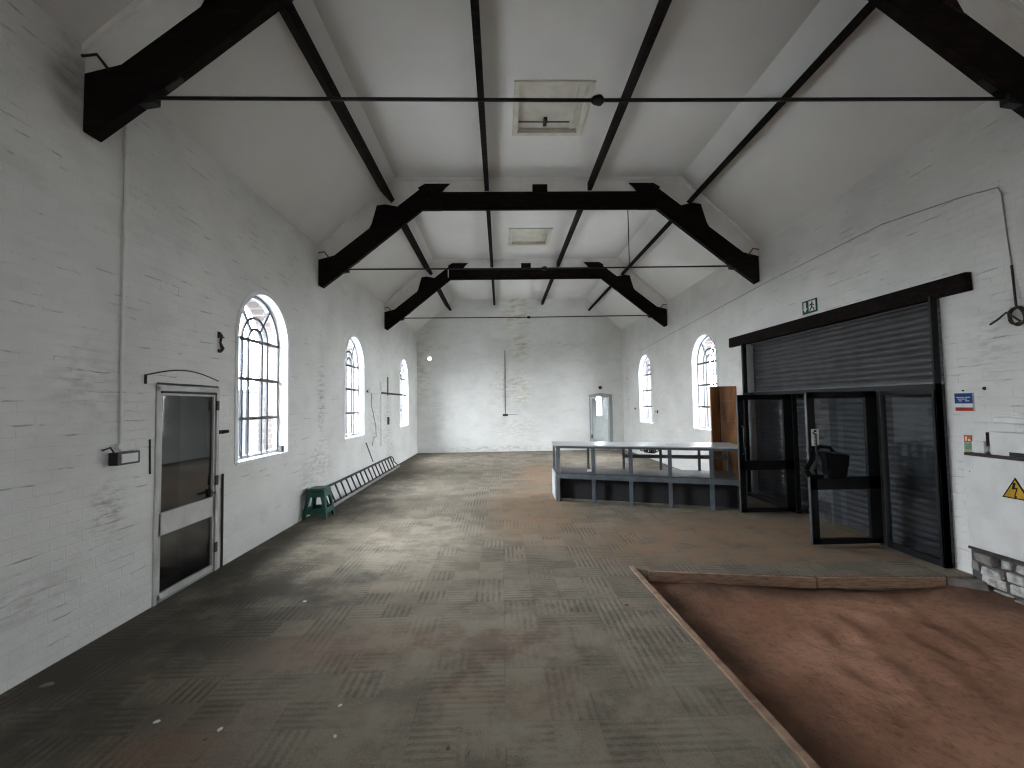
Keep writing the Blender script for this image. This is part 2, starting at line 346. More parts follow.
def glass(name, tint, refl, rough=.0):
    m = bpy.data.materials.new(name); m.use_nodes = True; t = m.node_tree; t.nodes.clear()
    o = t.nodes.new('ShaderNodeOutputMaterial'); mx = t.nodes.new('ShaderNodeMixShader'); tr = t.nodes.new('ShaderNodeBsdfTransparent')
    gl = t.nodes.new('ShaderNodeBsdfGlossy'); ge = t.nodes.new('ShaderNodeNewGeometry')
    dt = t.nodes.new('ShaderNodeVectorMath'); dt.operation = 'DOT_PRODUCT'
    t.links.new(ge.outputs['Normal'], dt.inputs[0]); t.links.new(ge.outputs['Incoming'], dt.inputs[1])
    def mt(op, x, y, cl=False):
        q = t.nodes.new('ShaderNodeMath'); q.operation = op; q.use_clamp = cl
        for i, w_ in enumerate((x, y)):
            if isinstance(w_, (int, float)): q.inputs[i].default_value = w_
            elif w_ is not None: t.links.new(w_, q.inputs[i])
        return q.outputs[0]
    c_ = mt('ABSOLUTE', dt.outputs['Value'], None); f5 = mt('POWER', mt('SUBTRACT', 1, c_), 5)   # Schlick reflectance of a thin pane
    ml = mt('MULTIPLY', mt('ADD', mt('MULTIPLY', f5, .96), .04), refl, True)
    tr.inputs[0].default_value = (*tint, 1); gl.inputs['Roughness'].default_value = rough
    t.links.new(ml, mx.inputs[0])
    t.links.new(tr.outputs[0], mx.inputs[1]); t.links.new(gl.outputs[0], mx.inputs[2]); t.links.new(mx.outputs[0], o.inputs[0])
    return m
M['glass'] = glass('clear_window_glass', (.93, .96, .98), 1.0)
M['door_glass'] = glass('smoky_door_glass', (.84, .86, .88), 1.6)
M['pale_glass'] = glass('pale_door_glass', (.90, .93, .92), 1.5)
M['dark_glass'] = glass('dark_obscured_glass', (.35, .36, .38), 2.2, .03)
def lamp_mat(name, col, s):
    m = bpy.data.materials.new(name); m.use_nodes = True; b = m.node_tree.nodes['Principled BSDF']
    b.inputs['Base Color'].default_value = (*col, 1); b.inputs['Emission Color'].default_value = (*col, 1); b.inputs['Emission Strength'].default_value = s
    return m
M['lamp'] = lamp_mat('lit_lamp_face', (1, .98, .93), 3.5)

# ------------------------------------------------------------------ room shell
RW = .6; ZS, ZSP = 1.085, 2.57               # window half width, sill, springing (arch radius = half width)
LW = [-4.2, 5.92, 9.52, 14.30]; RWIN = [-4.2, 9.86, 13.93]
T = .40; FD = .12                             # wall thickness, depth of the window frame in it

def wall_with_holes(side, name, mat, arches, rect, z0, zt, zlow=None):
    mb = MB(); sg = -1 if side == 'L' else 1; X0 = XL if side == 'L' else XR
    def P(y, z, d): return (X0+sg*d, y, z)
    def quad(a, b, c, e, mi=0): mb._add([a, b, c, e], [(0, 1, 2, 3)], mi)
    def face(y0, y1, za, zb):
        n = max(1, round((y1-y0)/1.0))
        for i in range(n):
            p, q = y0+(y1-y0)*i/n, y0+(y1-y0)*(i+1)/n
            quad(P(p, za, 0), P(q, za, 0), P(q, zb, 0), P(p, zb, 0)); quad(P(p, za, T), P(q, za, T), P(q, zb, T), P(p, zb, T), 2)
    holes = sorted([(c-RW, c+RW, 'a', c) for c in arches]+[(a, b, 'r', (lo, hi)) for a, b, lo, hi in rect])
    y = YB
    for a, b, ty, dt in holes:
        face(y, a, z0, zt)
        if ty == 'r':
            lo, hi = dt
            if lo > z0: face(a, b, z0, lo)
            face(a, b, hi, zt)
            for p, q in (((a, lo), (a, hi)), ((b, lo), (b, hi)), ((a, hi), (b, hi)), ((a, lo), (b, lo))):
                quad(P(*p, 0), P(*q, 0), P(*q, T), P(*p, T), 1)
        else:
            face(a, b, z0, ZS); n = 28
            arc = [(dt-RW*math.cos(PI*k/n), ZSP+RW*math.sin(PI*k/n)) for k in range(n+1)]
            for (p, q) in zip(arc, arc[1:]):
                quad(P(*p, 0), P(*q, 0), P(q[0], zt, 0), P(p[0], zt, 0)); quad(P(*p, T), P(*q, T), P(q[0], zt, T), P(p[0], zt, T), 2)
            ring = [(a, ZS)]+arc+[(b, ZS), (a, ZS)]
            for (p, q) in zip(ring, ring[1:]):
                quad(P(*p, 0), P(*q, 0), P(*q, FD), P(*p, FD), 1)
                quad(P(*p, FD), P(*q, FD), P(*q, T), P(*p, T), 2)
        y = b
    face(y, YF+.35, z0, zt)
    quad(P(YB, zt, 0), P(YF+.35, zt, 0), P(YF+.35, zt, T), P(YB, zt, T))
    return struct(mb.build(name, [mat, M['bright_paint'], M['brick']]))
DY0, DY1, DZ = 4.08, 4.96, 1.95                # doorway in the left wall
SY0, SY1, SZ = 4.47, 8.12, 2.74               # shutter opening in the right wall
wall_with_holes('L', 'wall_left', M['wall_left'], LW, [(DY0, DY1, 0, DZ)], 0, ZE+.5)
wall_with_holes('R', 'wall_right', M['wall_right'], RWIN, [(SY0, SY1, -.02, SZ)], -.35, ZE+.5)
FX0, FX1, FZ = 3.24, 4.09, 1.98               # door in the far wall
mb = MB()
for x0, x1, z0, z1 in ((XL, FX0, 0, 5.8), (FX1, XR, 0, 5.8), (FX0, FX1, FZ, 5.8)):
    mb.box(x0, x1, YF, YF+.35, z0, z1)
struct(mb.build('wall_far', M['wall_far']))
struct(MB().box(XL-.4, XR+.4, YB-.3, YB, -.35, 5.9).build('wall_rear', M['wall_rear']))

# ceiling: two slopes and a flat with two hatch openings
H1 = (.28, 1.15, 5.32, 6.30); H2 = (.30, 1.15, 9.88, 10.82)
mb = MB(); th = .06
def slope(xa, za, xb, zb): mb.prism([(xa, za), (xb, zb), (xb, zb+th), (xa, za+th)], 1, YB, YF)
k = (ZC-ZE)/(XC1-XL)
slope(XL-.05, ZE-.05*k, XC1, ZC); slope(XR+.05, ZE-.05*k, XC2, ZC)
xs = [XC1, .28, 1.15, XC2]
for x0, x1 in ((XC1, .28), (1.15, XC2)): mb.box(x0, x1, YB, YF, ZC, ZC+th)
for a, b in ((YB, H1[2]), (H1[3], H2[2]), (H2[3], YF)): mb.box(.28, 1.15, a, b, ZC, ZC+th)
mb.box(.28, .30, H2[2], H2[3], ZC, ZC+th)
struct(mb.build('ceiling', M['ceiling']))

# floor: carpeted slab around the dug-out pit, and the pit's soil
PL = [(1.30, 4.74), (1.395, 2.0), (1.66, YB)]   # left edge of the pit
PF = [(1.30, 4.74), (4.5, 4.26)]               # far edge
mb = MB()
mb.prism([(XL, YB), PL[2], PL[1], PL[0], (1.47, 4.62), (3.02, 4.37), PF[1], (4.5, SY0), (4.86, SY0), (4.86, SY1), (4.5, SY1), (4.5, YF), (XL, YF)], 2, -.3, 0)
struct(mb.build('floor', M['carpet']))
mb = MB(); nx, ny = 90, 170
from mathutils import noise as mn
def soil_h(x, y):
    h = -.135+.035*mn.noise(Vector((x*1.3, y*1.3, 0)))+.016*mn.noise(Vector((x*4.5, y*4.5, 3)))+.007*mn.noise(Vector((x*12, y*12, 5)))
    e = max(0, min(1, (x-3.5)/1.0)); h += .07*e*e
    h += .03*max(0, min(1, (y-4.0)/.5))
    for fx, fy in ((2.6, 3.5), (2.95, 3.75), (3.2, 3.3), (2.4, 3.0), (3.5, 3.6), (2.8, 3.1)):
        d = math.hypot(x-fx, (y-fy)*.7); h -= .022*math.exp(-(d/.09)**2)-.012*math.exp(-((d-.16)/.07)**2)
    return h
vs = []; fs = []
for j in range(ny+1):
    yy = YB+(4.8-YB)*(j/ny)**.8
    for i in range(nx+1):
        xx = 1.25+(4.55-1.25)*i/nx; vs.append((xx, yy, soil_h(xx, yy)))
for j in range(ny):
    for i in range(nx):
        a = j*(nx+1)+i; fs.append((a, a+1, a+nx+2, a+nx+1))
mb._add(vs, fs)
struct(mb.build('floor_pit_soil', M['soil'], smooth=True), 'bare red-brown soil in the sunken pit on the right')

# boards edging the pit
mb = MB()
mb.bar((1.325, 4.74, -.03), (1.425, 2.0, -.03), .052, .085); tag(mb.build('edging_board', M['board'], loc=(0, 0, 0), bevel=.006), 'long pale wooden edging board along the left side of the soil pit', 'board')
mb = MB()
mb.bar((1.46, 4.605, -.045), (3.0, 4.36, -.06), .03, .10)
tag(mb.build('edging_board', M['board'], bevel=.005), 'left wooden board of the two across the far edge of the soil pit', 'board')
mb = MB()
mb.bar((3.01, 4.355, -.055), (4.2, 4.285, -.055), .03, .10)
tag(mb.build('edging_board', M['board'], bevel=.005), 'right wooden board of the two across the pit edge, nearest the shutter', 'board')

# ------------------------------------------------------------------ arched windows
def make_window():
    """built for the left wall, centre y = 0, outside towards -x"""
    r = empty('window_0', (XL, 0, ZS), kind='structure')
    X = XL-FD; n = 28; fwid = .04
    def arcpts(R, n=n): return [(-R*math.cos(PI*k/n), ZSP+R*math.sin(PI*k/n)) for k in range(n+1)]
    def curve_bar(mb, pts, w, d, x=X):
        # flat strip of width w following pts (y,z), depth d in x, built as short prisms
        for (a, b) in zip(pts, pts[1:]):
            L = math.hypot(b[0]-a[0], b[1]-a[1]) or 1; nx_, nz_ = -(b[1]-a[1])/L*w/2, (b[0]-a[0])/L*w/2
            e = .12*w; tx, tz = (b[0]-a[0])/L*e, (b[1]-a[1])/L*e
            mb.prism([(a[0]-tx-nx_, a[1]-tz-nz_), (b[0]+tx-nx_, b[1]+tz-nz_), (b[0]+tx+nx_, b[1]+tz+nz_), (a[0]-tx+nx_, a[1]-tz+nz_)], 0, x, x-d)
    f = MB(); Ro = RW-.02
    curve_bar(f, [(-Ro, ZS)]+arcpts(Ro)+[(Ro, ZS)], .045, .05)
    f.box(X-.05, X, -RW, RW, ZS, ZS+.045)
    f.build('window_frame', M['frame_paint'], r)
    b = MB(); R2, R3 = .30, .16
    for R in (R2, R3): curve_bar(b, [(-R, ZS)]+arcpts(R, 18)+[(R, ZS)], .036, .025)
    for a in (52, 128):
        c, s_ = math.cos(math.radians(a)), math.sin(math.radians(a))
        curve_bar(b, [(R3*c, ZSP+R3*s_), ((RW-.03)*c, ZSP+(RW-.03)*s_)], .034, .025)
    b.build('glazing_bars', M['bar_grey'], r)
    t = MB()
    for i in range(3):
        z = ZS+(ZSP-ZS)*(i+1)/3
        t.box(X-.01, X+.015, -RW+.02, RW-.02, z-.02, z+.02)
    t.build('transom_bars', M['dark_alu'], r)
    gl = MB(); pts = [(-RW+.03, ZS+.02)]+arcpts(RW-.03)+[(RW-.03, ZS+.02)]
    gl._add([(X-.022, y_, z_) for y_, z_ in pts], [tuple(range(len(pts)))]); gl.build('glass', M['glass'], r)
    sl = MB(); sl.box(XL-.12, XL+.012, -RW-.02, RW+.02, ZS-.035, ZS+.004); sl.build('window_sill', M['bright_paint'], r, bevel=.004)
    tr = MB()                                   # raised painted surround round the opening
    pts = [(-RW-.03, ZS)]+[(-(RW+.03)*math.cos(PI*k/n), ZSP+(RW+.03)*math.sin(PI*k/n)) for k in range(n+1)]+[(RW+.03, ZS)]
    curve_bar(tr, pts, .06, .02, XL+.012); tr.build('window_surround', M['bright_paint'], r)
    return r
win = make_window(); wi = 0
for side, lst in (('L', LW), ('R', RWIN)):
    for c in lst:
        wi += 1
        o = win if wi == 1 else copy_tree(win)
        o.name = 'window_%d' % wi
        if side == 'L': o.location = (XL, c, ZS)
        else: o.location = (XR, c, ZS); o.rotation_euler = (0, 0, PI)
        p = portal((XL-T-.02) if side == 'L' else (XR+T+.02), c, (ZS+ZSP+RW)/2, 2*RW+.1, ZSP+RW-ZS+.1, -1 if side == 'L' else 1)

# outside: yard ground, fence and the neighbouring wall seen through the glass
struct(MB().box(-40, 40, -30, 45, -.5, -.36).build('ground', M['ground']))
mb = MB()
mb.box(-9.1, -9.0, -14, 62, -.36, 2.3)
mb.box(-9.14, -8.96, -14, 62, 2.3, 2.36)
tag(mb.build('yard_fence', M['fence'], loc=(-9, 12, -.36)), 'blue grey fence outside, seen through the lower panes of the left windows', 'fence')
mb = MB(); mb.box(9.0, 9.1, -14, 62, -.36, 1.9); mb.box(8.96, 9.14, -14, 62, 1.9, 1.96)
tag(mb.build('yard_fence', M['fence'], loc=(9, 12, -.36)), 'blue grey fence outside, seen through the right windows', 'fence')

# ------------------------------------------------------------------ roof trusses, boxing and purlins
TD = .085
def mirror(pts): return [(2*XC-x, z) for x, z in pts]
def make_truss():
    Y = 0; r = empty('roof_truss', (XC, 0, 3.75))
    raft = [(XL+.004, 3.76), (-2.98, 3.72), (-2.66, 3.965), (-2.42, 4.15), (-1.30, 5.05), (-.98, 5.05), (-.98, 5.385), (-1.28, 5.45), (-2.78, 4.27), (XL+.004, 4.2)]
    for pts in (raft, mirror(raft)):
        MB().prism(pts, 1, Y, Y+TD).build('rafter', M['timber'], r, bevel=.006)
    MB().box(-1.05, 2*XC+1.05, Y+.012, Y+TD-.01, 5.05, 5.375).build('collar_beam', M['timber'], r, bevel=.006)
    gus = [(-1.36, 5.42), (-1.24, 5.49), (-.82, 5.49), (-.90, 5.42), (-.96, 5.34), (-1.30, 5.34)]
    for pts in (gus, mirror(gus)): MB().prism(pts, 1, Y-.02, Y+TD+.02).build('gusset', M['timber'], r)
    cl = [(-2.22, 4.66), (-2.15, 4.80), (-2.06, 5.12), (-1.92, 5.14), (-1.72, 5.10), (-1.8, 4.98)]
    for pts in (cl, mirror(cl)): MB().prism(pts, 1, Y-.015, Y+TD-.02).build('purlin_cleat', M['timber'], r, bevel=.005)
    MB().box(XC-.13, XC+.13, Y-.01, Y+TD-.02, 5.34, 5.48).build('ridge_block', M['timber'], r, bevel=.005)
    MB().tube([(-2.7, Y+TD/2, 4.04), (XC, Y+TD/2, 4.025), (2*XC+2.7, Y+TD/2, 4.04)], .014, 10).build('tie_rod', M['iron'], r, smooth=True)
    tb = MB().lathe((XC+.06, Y+TD/2, 4.025), [(.014, -.06), (.03, -.04), (.04, .0), (.038, .02), (.014, .045)], 12, 0)
    tb.build('turnbuckle', M['iron'], r, smooth=True)
    sh = [(-2.80, 3.92), (-2.66, 3.97), (-2.54, 3.99), (-2.54, 4.07), (-2.70, 4.08), (-2.9, 4.0)]
    for pts in (sh, mirror(sh)): MB().prism(pts, 1, Y+.01, Y+TD-.01).build('rod_shoe', M['iron'], r)
    nb = [(-2.47, 4.10), (-2.36, 4.18), (-2.37, 4.24), (-2.44, 4.2)]
    for pts in (nb, mirror(nb)): MB().prism(pts, 1, Y+.02, Y+TD-.02).build('bolt', M['iron'], r)
    for sx in (1, -1):
        p = [(-2.86, Y-.01, 4.22), (-2.93, Y-.03, 4.32), (-3.03, Y-.04, 4.30)]
        if sx < 0: p = [(2*XC-x, y, z) for x, y, z in p]
        MB().tube(p, .010, 8).build('wall_strap', M['iron'], r, smooth=True)
    return r
TY = [3.31, 7.60, 11.93]
TL = ['nearest dark timber roof truss, cut off by the top of the photo', 'middle dark timber roof truss with a thin hanger rod on its right',
      'farthest and smallest dark timber roof truss, before the end wall']
tr0 = make_truss(); tr0.location.y = 0
for i, y in enumerate(TY):
    o = tr0 if i == 0 else copy_tree(tr0)
    o.location.y = y; tag(o, TL[i], 'roof truss', 'roof trusses')
    if i == 1:
        MB().tube([(2.25, y+.04, 5.06), (2.25, y+.04, 4.03)], .008, 8).build('hanger_rod', M['iron'], o, smooth=True)
    if i == 2:
        MB().box(-1.36, -1.335, y-.03, y-.022, 5.1, 5.33).build('white_tape', M['paper'], o)
    # white boxing between the truss and the ceiling
    mb = MB()
    kk = (ZC-ZE)/(XC1-XL)
    left = [(XL, 4.19), (-2.78, 4.26), (-1.28, 5.42), (-1.2, 5.36), (XC, 5.36), (XC, ZC+.01), (XC1, ZC+.01), (XL, ZE+.01)]
    mb.prism(left, 1, y+.01, y+TD-.01); mb.prism(mirror(left), 1, y+.01, y+TD-.01)
    bead = [(XL, ZE-.06), (XC1+.03, ZC-.05), (XC, ZC-.05), (XC, ZC+.005), (XC1, ZC+.005), (XL, ZE+.005)]
    mb.prism(bead, 1, y-.02, y+TD+.04); mb.prism(mirror(bead), 1, y-.02, y+TD+.04)
    struct(mb.build('trim_%d' % (i+1), M['boxing']))

def purlin(pts, label):
    tag(MB().prism(pts, 1, YB, YF).build('roof_purlin', M['timber'], loc=(pts[0][0], 5, pts[0][1])), label, 'roof beam', 'roof purlins')
kv = Vector((XC1-XL, ZC-ZE)).normalized(); nv = Vector((kv.y, -kv.x))   # along the slope, into the room
def slope_purlin(xb, depth, w, right):
    xx = xb if not right else 2*XC-xb
    c = Vector((xx, ZE+k*(xx-XL)))
    pts = [c-kv*w/2-nv*.03, c+kv*w/2-nv*.03, c+kv*w/2+nv*depth, c-kv*w/2+nv*depth]
    pts = [(p.x, p.y) for p in pts]
    return mirror(pts) if right else pts
purlin(slope_purlin(-1.97, .27, .08, False), 'long dark roof purlin on the left ceiling slope')
purlin([(-.225, 5.37), (-.15, 5.37), (-.15, 5.52), (-.225, 5.52)], 'long dark roof purlin under the flat ceiling, left of the hatches')
purlin([(1.55, 5.37), (1.62, 5.37), (1.62, 5.50), (1.55, 5.50)], 'long dark roof purlin under the flat ceiling, right of the hatches')
purlin(slope_purlin(3.48, .27, .08, True), 'long dark roof purlin on the right ceiling slope')

# ceiling hatches
def hatch(h, y_lab, latch):
    x0, x1, y0, y1 = h; r = empty('ceiling_hatch', ((x0+x1)/2, (y0+y1)/2, ZC), y_lab, 'ceiling hatch', 'ceiling hatches')
    f = MB(); w = .06
    for a in ((x0-w, x0+.012, y0-w, y1+w), (x1-.012, x1+w, y0-w, y1+w), (x0, x1, y0-w, y0+.012), (x0, x1, y1-.012, y1+w)):
        f.box(*a, ZC-.022, ZC+.004)
    f.build('frame', M['cream'], r, bevel=.006)
    l = MB(); d = .075
    l.box(x0, x0+.02, y0, y1, ZC, ZC+d); l.box(x1-.02, x1, y0, y1, ZC, ZC+d); l.box(x0, x1, y0, y0+.02, ZC, ZC+d); l.box(x0, x1, y1-.02, y1, ZC, ZC+d)
    l.build('lining', M['cream'], r)
    p = MB().box(x0, x1, y0, y1, ZC+d-.03, ZC+d+.02); p.box(x1-.11, x1-.09, y0, y1, ZC+d-.05, ZC+d-.028); p.build('panel', M['cream'], r)
    if latch:
        MB().bar((x0+.02, y1-.20, ZC+.02), (x1-.14, y1-.20, ZC+.02), .012, .012).build('rail', M['rust'], r)
        MB().box((x0+x1)/2-.07, (x0+x1)/2-.02, y1-.30, y1-.14, ZC-.01, ZC+.03).build('latch', M['iron'], r, bevel=.006)
hatch(H1, 'larger near ceiling hatch with a small dark latch', True)
hatch(H2, 'smaller far cream ceiling hatch between the two trusses', False)

# ------------------------------------------------------------------ left door
r = struct(empty('door_1', (XL, (DY0+DY1)/2, 0)), 'white framed door with two dark glass panels in the left wall')
f = MB(); X = XL-.015
a, b = DY0-.01, DY1+.0
f.box(X-.05, X+.03, a, a+.045, 0, DZ-.03); f.box(X-.05, X+.03, b-.045, b, 0, DZ-.03); f.box(X-.05, X+.03, a, b, DZ-.075, DZ-.02)
f.build('door_frame', M['door_paint'], r, bevel=.004)
lf = MB(); a2, b2 = a+.05, b-.05; Xd = X-.03
for q in ((a2, a2+.04, .02, 1.865), (b2-.022, b2, .02, 1.865), (a2, b2, 1.835, 1.865), (a2, b2, .58, .78), (a2, b2, .02, .075)):
    lf.box(Xd, Xd+.045, q[0], q[1], q[2], q[3])
leaf = lf.build('door_leaf', M['door_paint'], r, bevel=.003)
MB().box(Xd+.018, Xd+.024, a2+.035, b2-.018, .77, 1.845).box(Xd+.018, Xd+.024, a2+.035, b2-.018, .065, .585).build('glass', M['dark_glass'], leaf)
h = MB().tube([(Xd+.045, b2-.05, .83), (Xd+.085, b2-.05, .83), (Xd+.085, b2-.13, .83)], .011, 8); h.box(Xd+.045, Xd+.052, b2-.07, b2-.03, .79, .87)
h.build('door_handle', M['black_plastic'], leaf)
for z in (1.74, .95, .25): MB().box(X+.028, X+.04, b-.06, b-.02, z-.05, z+.05).build('hinge', M['rust'], r)
MB().box(X-.02, X+.0315, a+.05, b-.05, DZ-.094, DZ-.08).build('top_gap', M['dark_line'], r)
# curved brick-arch joint and worn plaster line above the door
mb = MB(); pts = [(XL+.003, 3.95+1.0*t, 2.005+.075*math.sin(PI*t)) for t in [i/14 for i in range(15)]]
mb.tube(pts, .006, 6); mb.tube([(XL+.003, 3.95, 2.01), (XL+.003, 3.95, 1.93)], .012, 6); mb.tube([(XL+.003, 4.01, 1.45), (XL+.003, 4.02, 1.15)], .009, 6)
struct(mb.build('trim_4', M['dark_line']), 'dark cracked arch line over the left door')
# near-black box added behind the door so its glass looks dark
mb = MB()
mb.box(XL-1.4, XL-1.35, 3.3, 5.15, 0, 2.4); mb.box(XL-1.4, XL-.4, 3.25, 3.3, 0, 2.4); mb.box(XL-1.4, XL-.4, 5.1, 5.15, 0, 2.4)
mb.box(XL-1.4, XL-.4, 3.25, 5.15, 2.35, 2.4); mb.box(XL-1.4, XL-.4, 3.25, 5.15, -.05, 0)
struct(mb.build('wall_dark_box', M['dark_room']))

# far door with the bright little room behind it
r = struct(empty('door_2', ((FX0+FX1)/2, YF, 0)), 'pale glazed door in the far wall')
f = MB(); yb = YF
f.box(FX0, FX0+.05, yb-.02, yb+.06, 0, FZ); f.box(FX1-.10, FX1, yb-.02, yb+.06, 0, FZ); f.box(FX0, FX1, yb-.02, yb+.06, FZ-.05, FZ)
f.prism([(FX0-.02, FZ), (FX1+.02, FZ), (FX1+.02, FZ+.03), ((FX0+FX1)/2, FZ+.10), (FX0-.02, FZ+.03)], 1, yb-.03, yb+.01)
f.build('door_frame', M['grey_frame'], r)
lf = MB()
for q in ((FX0+.05, FX0+.09, .02, FZ-.06), (FX1-.15, FX1-.11, .02, FZ-.06), (FX0+.05, FX1-.11, FZ-.1, FZ-.06), (FX0+.05, FX1-.11, .02, .2)):
    lf.box(q[0], q[1], yb, yb+.04, q[2], q[3])
leaf = lf.build('door_leaf', M['bright_paint'], r)
MB().box(FX0+.08, FX1-.14, yb+.018, yb+.023, .19, FZ-.09).build('glass', M['pale_glass'], leaf)
MB().box(FX0+.055, FX0+.10, yb-.03, yb, .42, .56).build('door_handle', M['black_plastic'], leaf)
mb = MB(); y0, y1 = YF+.35, YF+3.2
mb.box(2.4, 2.5, y0, y1, 0, 2.5); mb.box(5.4, 5.5, y0, y1, 0, 2.5); mb.box(2.4, 5.5, y0, y1, -.05, 0); mb.box(2.4, 5.5, y0, y1, 2.5, 2.55)
for q in ((2.4, 4.18, 0, 2.5), (4.42, 5.5, 0, 2.5), (4.18, 4.42, 0, 1.15), (4.18, 4.42, 2.1, 2.5)): mb.box(q[0], q[1], y1, y1+.1, q[2], q[3])
struct(mb.build('wall_back_room', M['room_paint']))
portal(4.30, YF+3.35, 1.62, .3, 1.05, 2)

# ------------------------------------------------------------------ shutter opening on the right
mb = MB(); xs_ = 4.63; n = 37; pitch_ = 2.74/n
prof = []
for i in range(n):
    for t in range(5):
        z = i*pitch_+pitch_*t/5
        prof.append((xs_-.014*math.sin(PI*t/5)*(1 if t < 5 else 0), z))
prof.append((xs_, 2.74))
back = [(xs_+.012, 2.74), (xs_+.012, 0)]
vs = []; L = len(prof)
for yv in (SY0-.05, SY1-.0):
    vs += [(p[0], yv, p[1]) for p in prof]
mb._add(vs, [(i, i+1, L+i+1, L+i) for i in range(L-1)])
mb.box(xs_+.006, xs_+.012, SY0-.05, SY1-.0, 0, 2.74)
sh_root = empty('roller_shutter', (xs_, (SY0+SY1)/2, 0), 'dark grey slatted roller shutter closed across the wide opening', 'roller shutter')
mb.build('slat_curtain', M['shutter'], sh_root)
MB().box(xs_-.03, xs_+.02, SY0+.0, SY1, 0, .06).build('bottom_rail', M['dark_alu'], sh_root)
for a, b in ((SY0, SY0+.04),):
    MB().box(xs_-.05, xs_+.03, a, b, 0, SZ).build('side_guide', M['black_frame'], sh_root)
MB().box(xs_-.10, xs_-.06, SY0+.02, SY1-.1, SZ-.045, SZ-.025).build('head_strip', M['dark_alu'], sh_root)
MB().box(xs_-.05, xs_-.02, SY0+.02, SY1-.1, 1.845, 1.87).build('draught_strip', M['frame_edge'], sh_root)
mb = MB(); mb.hexa([(4.44, 4.14, 2.715), (4.56, 4.14, 2.715), (4.56, 8.64, 2.735), (4.44, 8.64, 2.735)], [(4.44, 4.15, 2.895), (4.56, 4.15, 2.895), (4.56, 8.63, 2.915), (4.44, 8.63, 2.915)])
tag(mb.build('lintel_beam', M['timber'], loc=(4.5, 6.4, 2.72), bevel=.008), 'long black timber lintel beam over the shutter opening', 'beam')

r = empty('glazed_screen', (4.45, (SY0+SY1)/2, 0), 'black framed glazed entrance screen standing in front of the roller shutter', 'glazed screen')
XS0, XS1 = 4.40, 4.47
MB().box(XS0, XS1, SY0, SY1, 1.79, 1.845).build('head_rail', M['black_frame'], r, bevel=.003)
for a, b, m, zt in ((SY0, SY0+.05, 'black_frame', 1.8), (SY0, SY0+.025, 'black_frame', SZ), (5.15, 5.20, 'frame_edge', 1.8), (5.20, 5.26, 'black_frame', 1.8), (6.73, 6.80, 'black_frame', 1.8), (SY1-.05, SY1+.0, 'black_frame', SZ)):
    MB().box(XS0, XS1, a, b, 0, zt).build('post', M[m], r, bevel=.003)
for a, b in ((SY0+.055, 5.15), (6.80, SY1-.05)):
    MB().box(XS0+.01, XS1-.01, a, b, 0, .06).build('bottom_rail', M['black_frame'], r)
    MB().box(XS0+.01, XS1-.01, a, b, 1.735, 1.79).build('top_rail', M['black_frame'], r)
    MB().box(XS0+.03, XS0+.036, a, b, .06, 1.74).build('glass', M['door_glass'], r)
    
def leaf_door(name, Y, label, left_thin):
    r = struct(empty(name, (4.42, Y, 0)), label)
    x0, x1 = 3.575, 4.40; t = .045
    f = MB(); f.box(x0, x0+.085, Y, Y+t, .07 if 0 else .03, 1.79); f.box(x1-.13, x1, Y, Y+t, .03, 1.79)
    f.box(x0, x1, Y, Y+t, 1.715, 1.79); f.box(x0, x1, Y, Y+t, .655, .80); f.box(x0, x1, Y, Y+t, .03, .095)
    o = f.build('door_leaf', M['black_frame'], r, bevel=.003)
    g_ = MB(); g_.box(x0+.08, x1-.12, Y+.02, Y+.026, .79, 1.72); g_.box(x0+.08, x1-.12, Y+.02, Y+.026, .09, .66)
    g_.build('glass', M['door_glass'], o)
    MB().box(x0-.006, x0+.001, Y+.006, Y+t-.006, .04, 1.78).build('edge_strip', M['frame_edge'], o)
    h = MB().tube([(x0+.05, Y, 1.32), (x0+.05, Y-.05, 1.30), (x0+.05, Y-.05, .92), (x0+.05, Y, .90)], .010, 8)
    h.build('door_handle', M['black_plastic'], o, smooth=True)
    return r
leaf_door('door_3', 6.75, 'farther open black glazed door leaf, standing beside the counter', True)
leaf_door('door_4', 5.20, 'nearer open black glazed door leaf, with the black bag on it', False)
# label plate on the near leaf
r = empty('door_label', (3.645, 5.235, 1.265), 'small white strip label with black marks on the near glazed door leaf', 'label')
MB().box(3.605, 3.69, 5.190, 5.198, 1.165, 1.36).build('plate', M['sign_white'], r)
mk = MB()
for i, (w, h) in enumerate(((.03, .022), (.036, .014), (.028, .02), (.036, .014), (.03, .018))):
    zc = 1.335-i*.036; mk.box(3.6475-w/2, 3.6475+w/2, 5.1885, 5.1905, zc-h/2, zc+h/2)
mk.build('print', M['sign_black'], r)

# black bag slung on the near leaf's handle
r = empty('shoulder_bag', (3.78, 5.1, .80), 'black shoulder bag slung on the handle of the near glazed door leaf', 'bag')
def soft(name, pts_lo, pts_hi, mat, parent, bev=.03):
    return MB().hexa(pts_lo, pts_hi).build(name, mat, parent, smooth=True, bevel=bev*1.5, seg=5)
body = soft('body', [(3.70, 5.04, .80), (3.92, 5.06, .79), (3.92, 5.19, .79), (3.70, 5.20, .80)], [(3.68, 5.07, 1.07), (3.95, 5.05, 1.05), (3.95, 5.18, 1.06), (3.68, 5.20, 1.08)], M['black_fabric'], r)
soft('flap', [(3.66, 5.03, .90), (3.90, 5.03, .93), (3.94, 5.06, .95), (3.66, 5.05, .92)], [(3.66, 5.06, 1.10), (3.94, 5.05, 1.065), (3.94, 5.20, 1.07), (3.66, 5.21, 1.10)], M['black_fabric'], body, .02)
soft('top_highlight', [(3.76, 5.05, 1.07), (3.92, 5.05, 1.055), (3.92, 5.17, 1.065), (3.76, 5.18, 1.08)], [(3.77, 5.07, 1.105), (3.90, 5.07, 1.08), (3.90, 5.16, 1.085), (3.77, 5.17, 1.11)], M['grey_fabric'], body, .015)  # grey-blue highlight on the bag top, painted as a paler piece
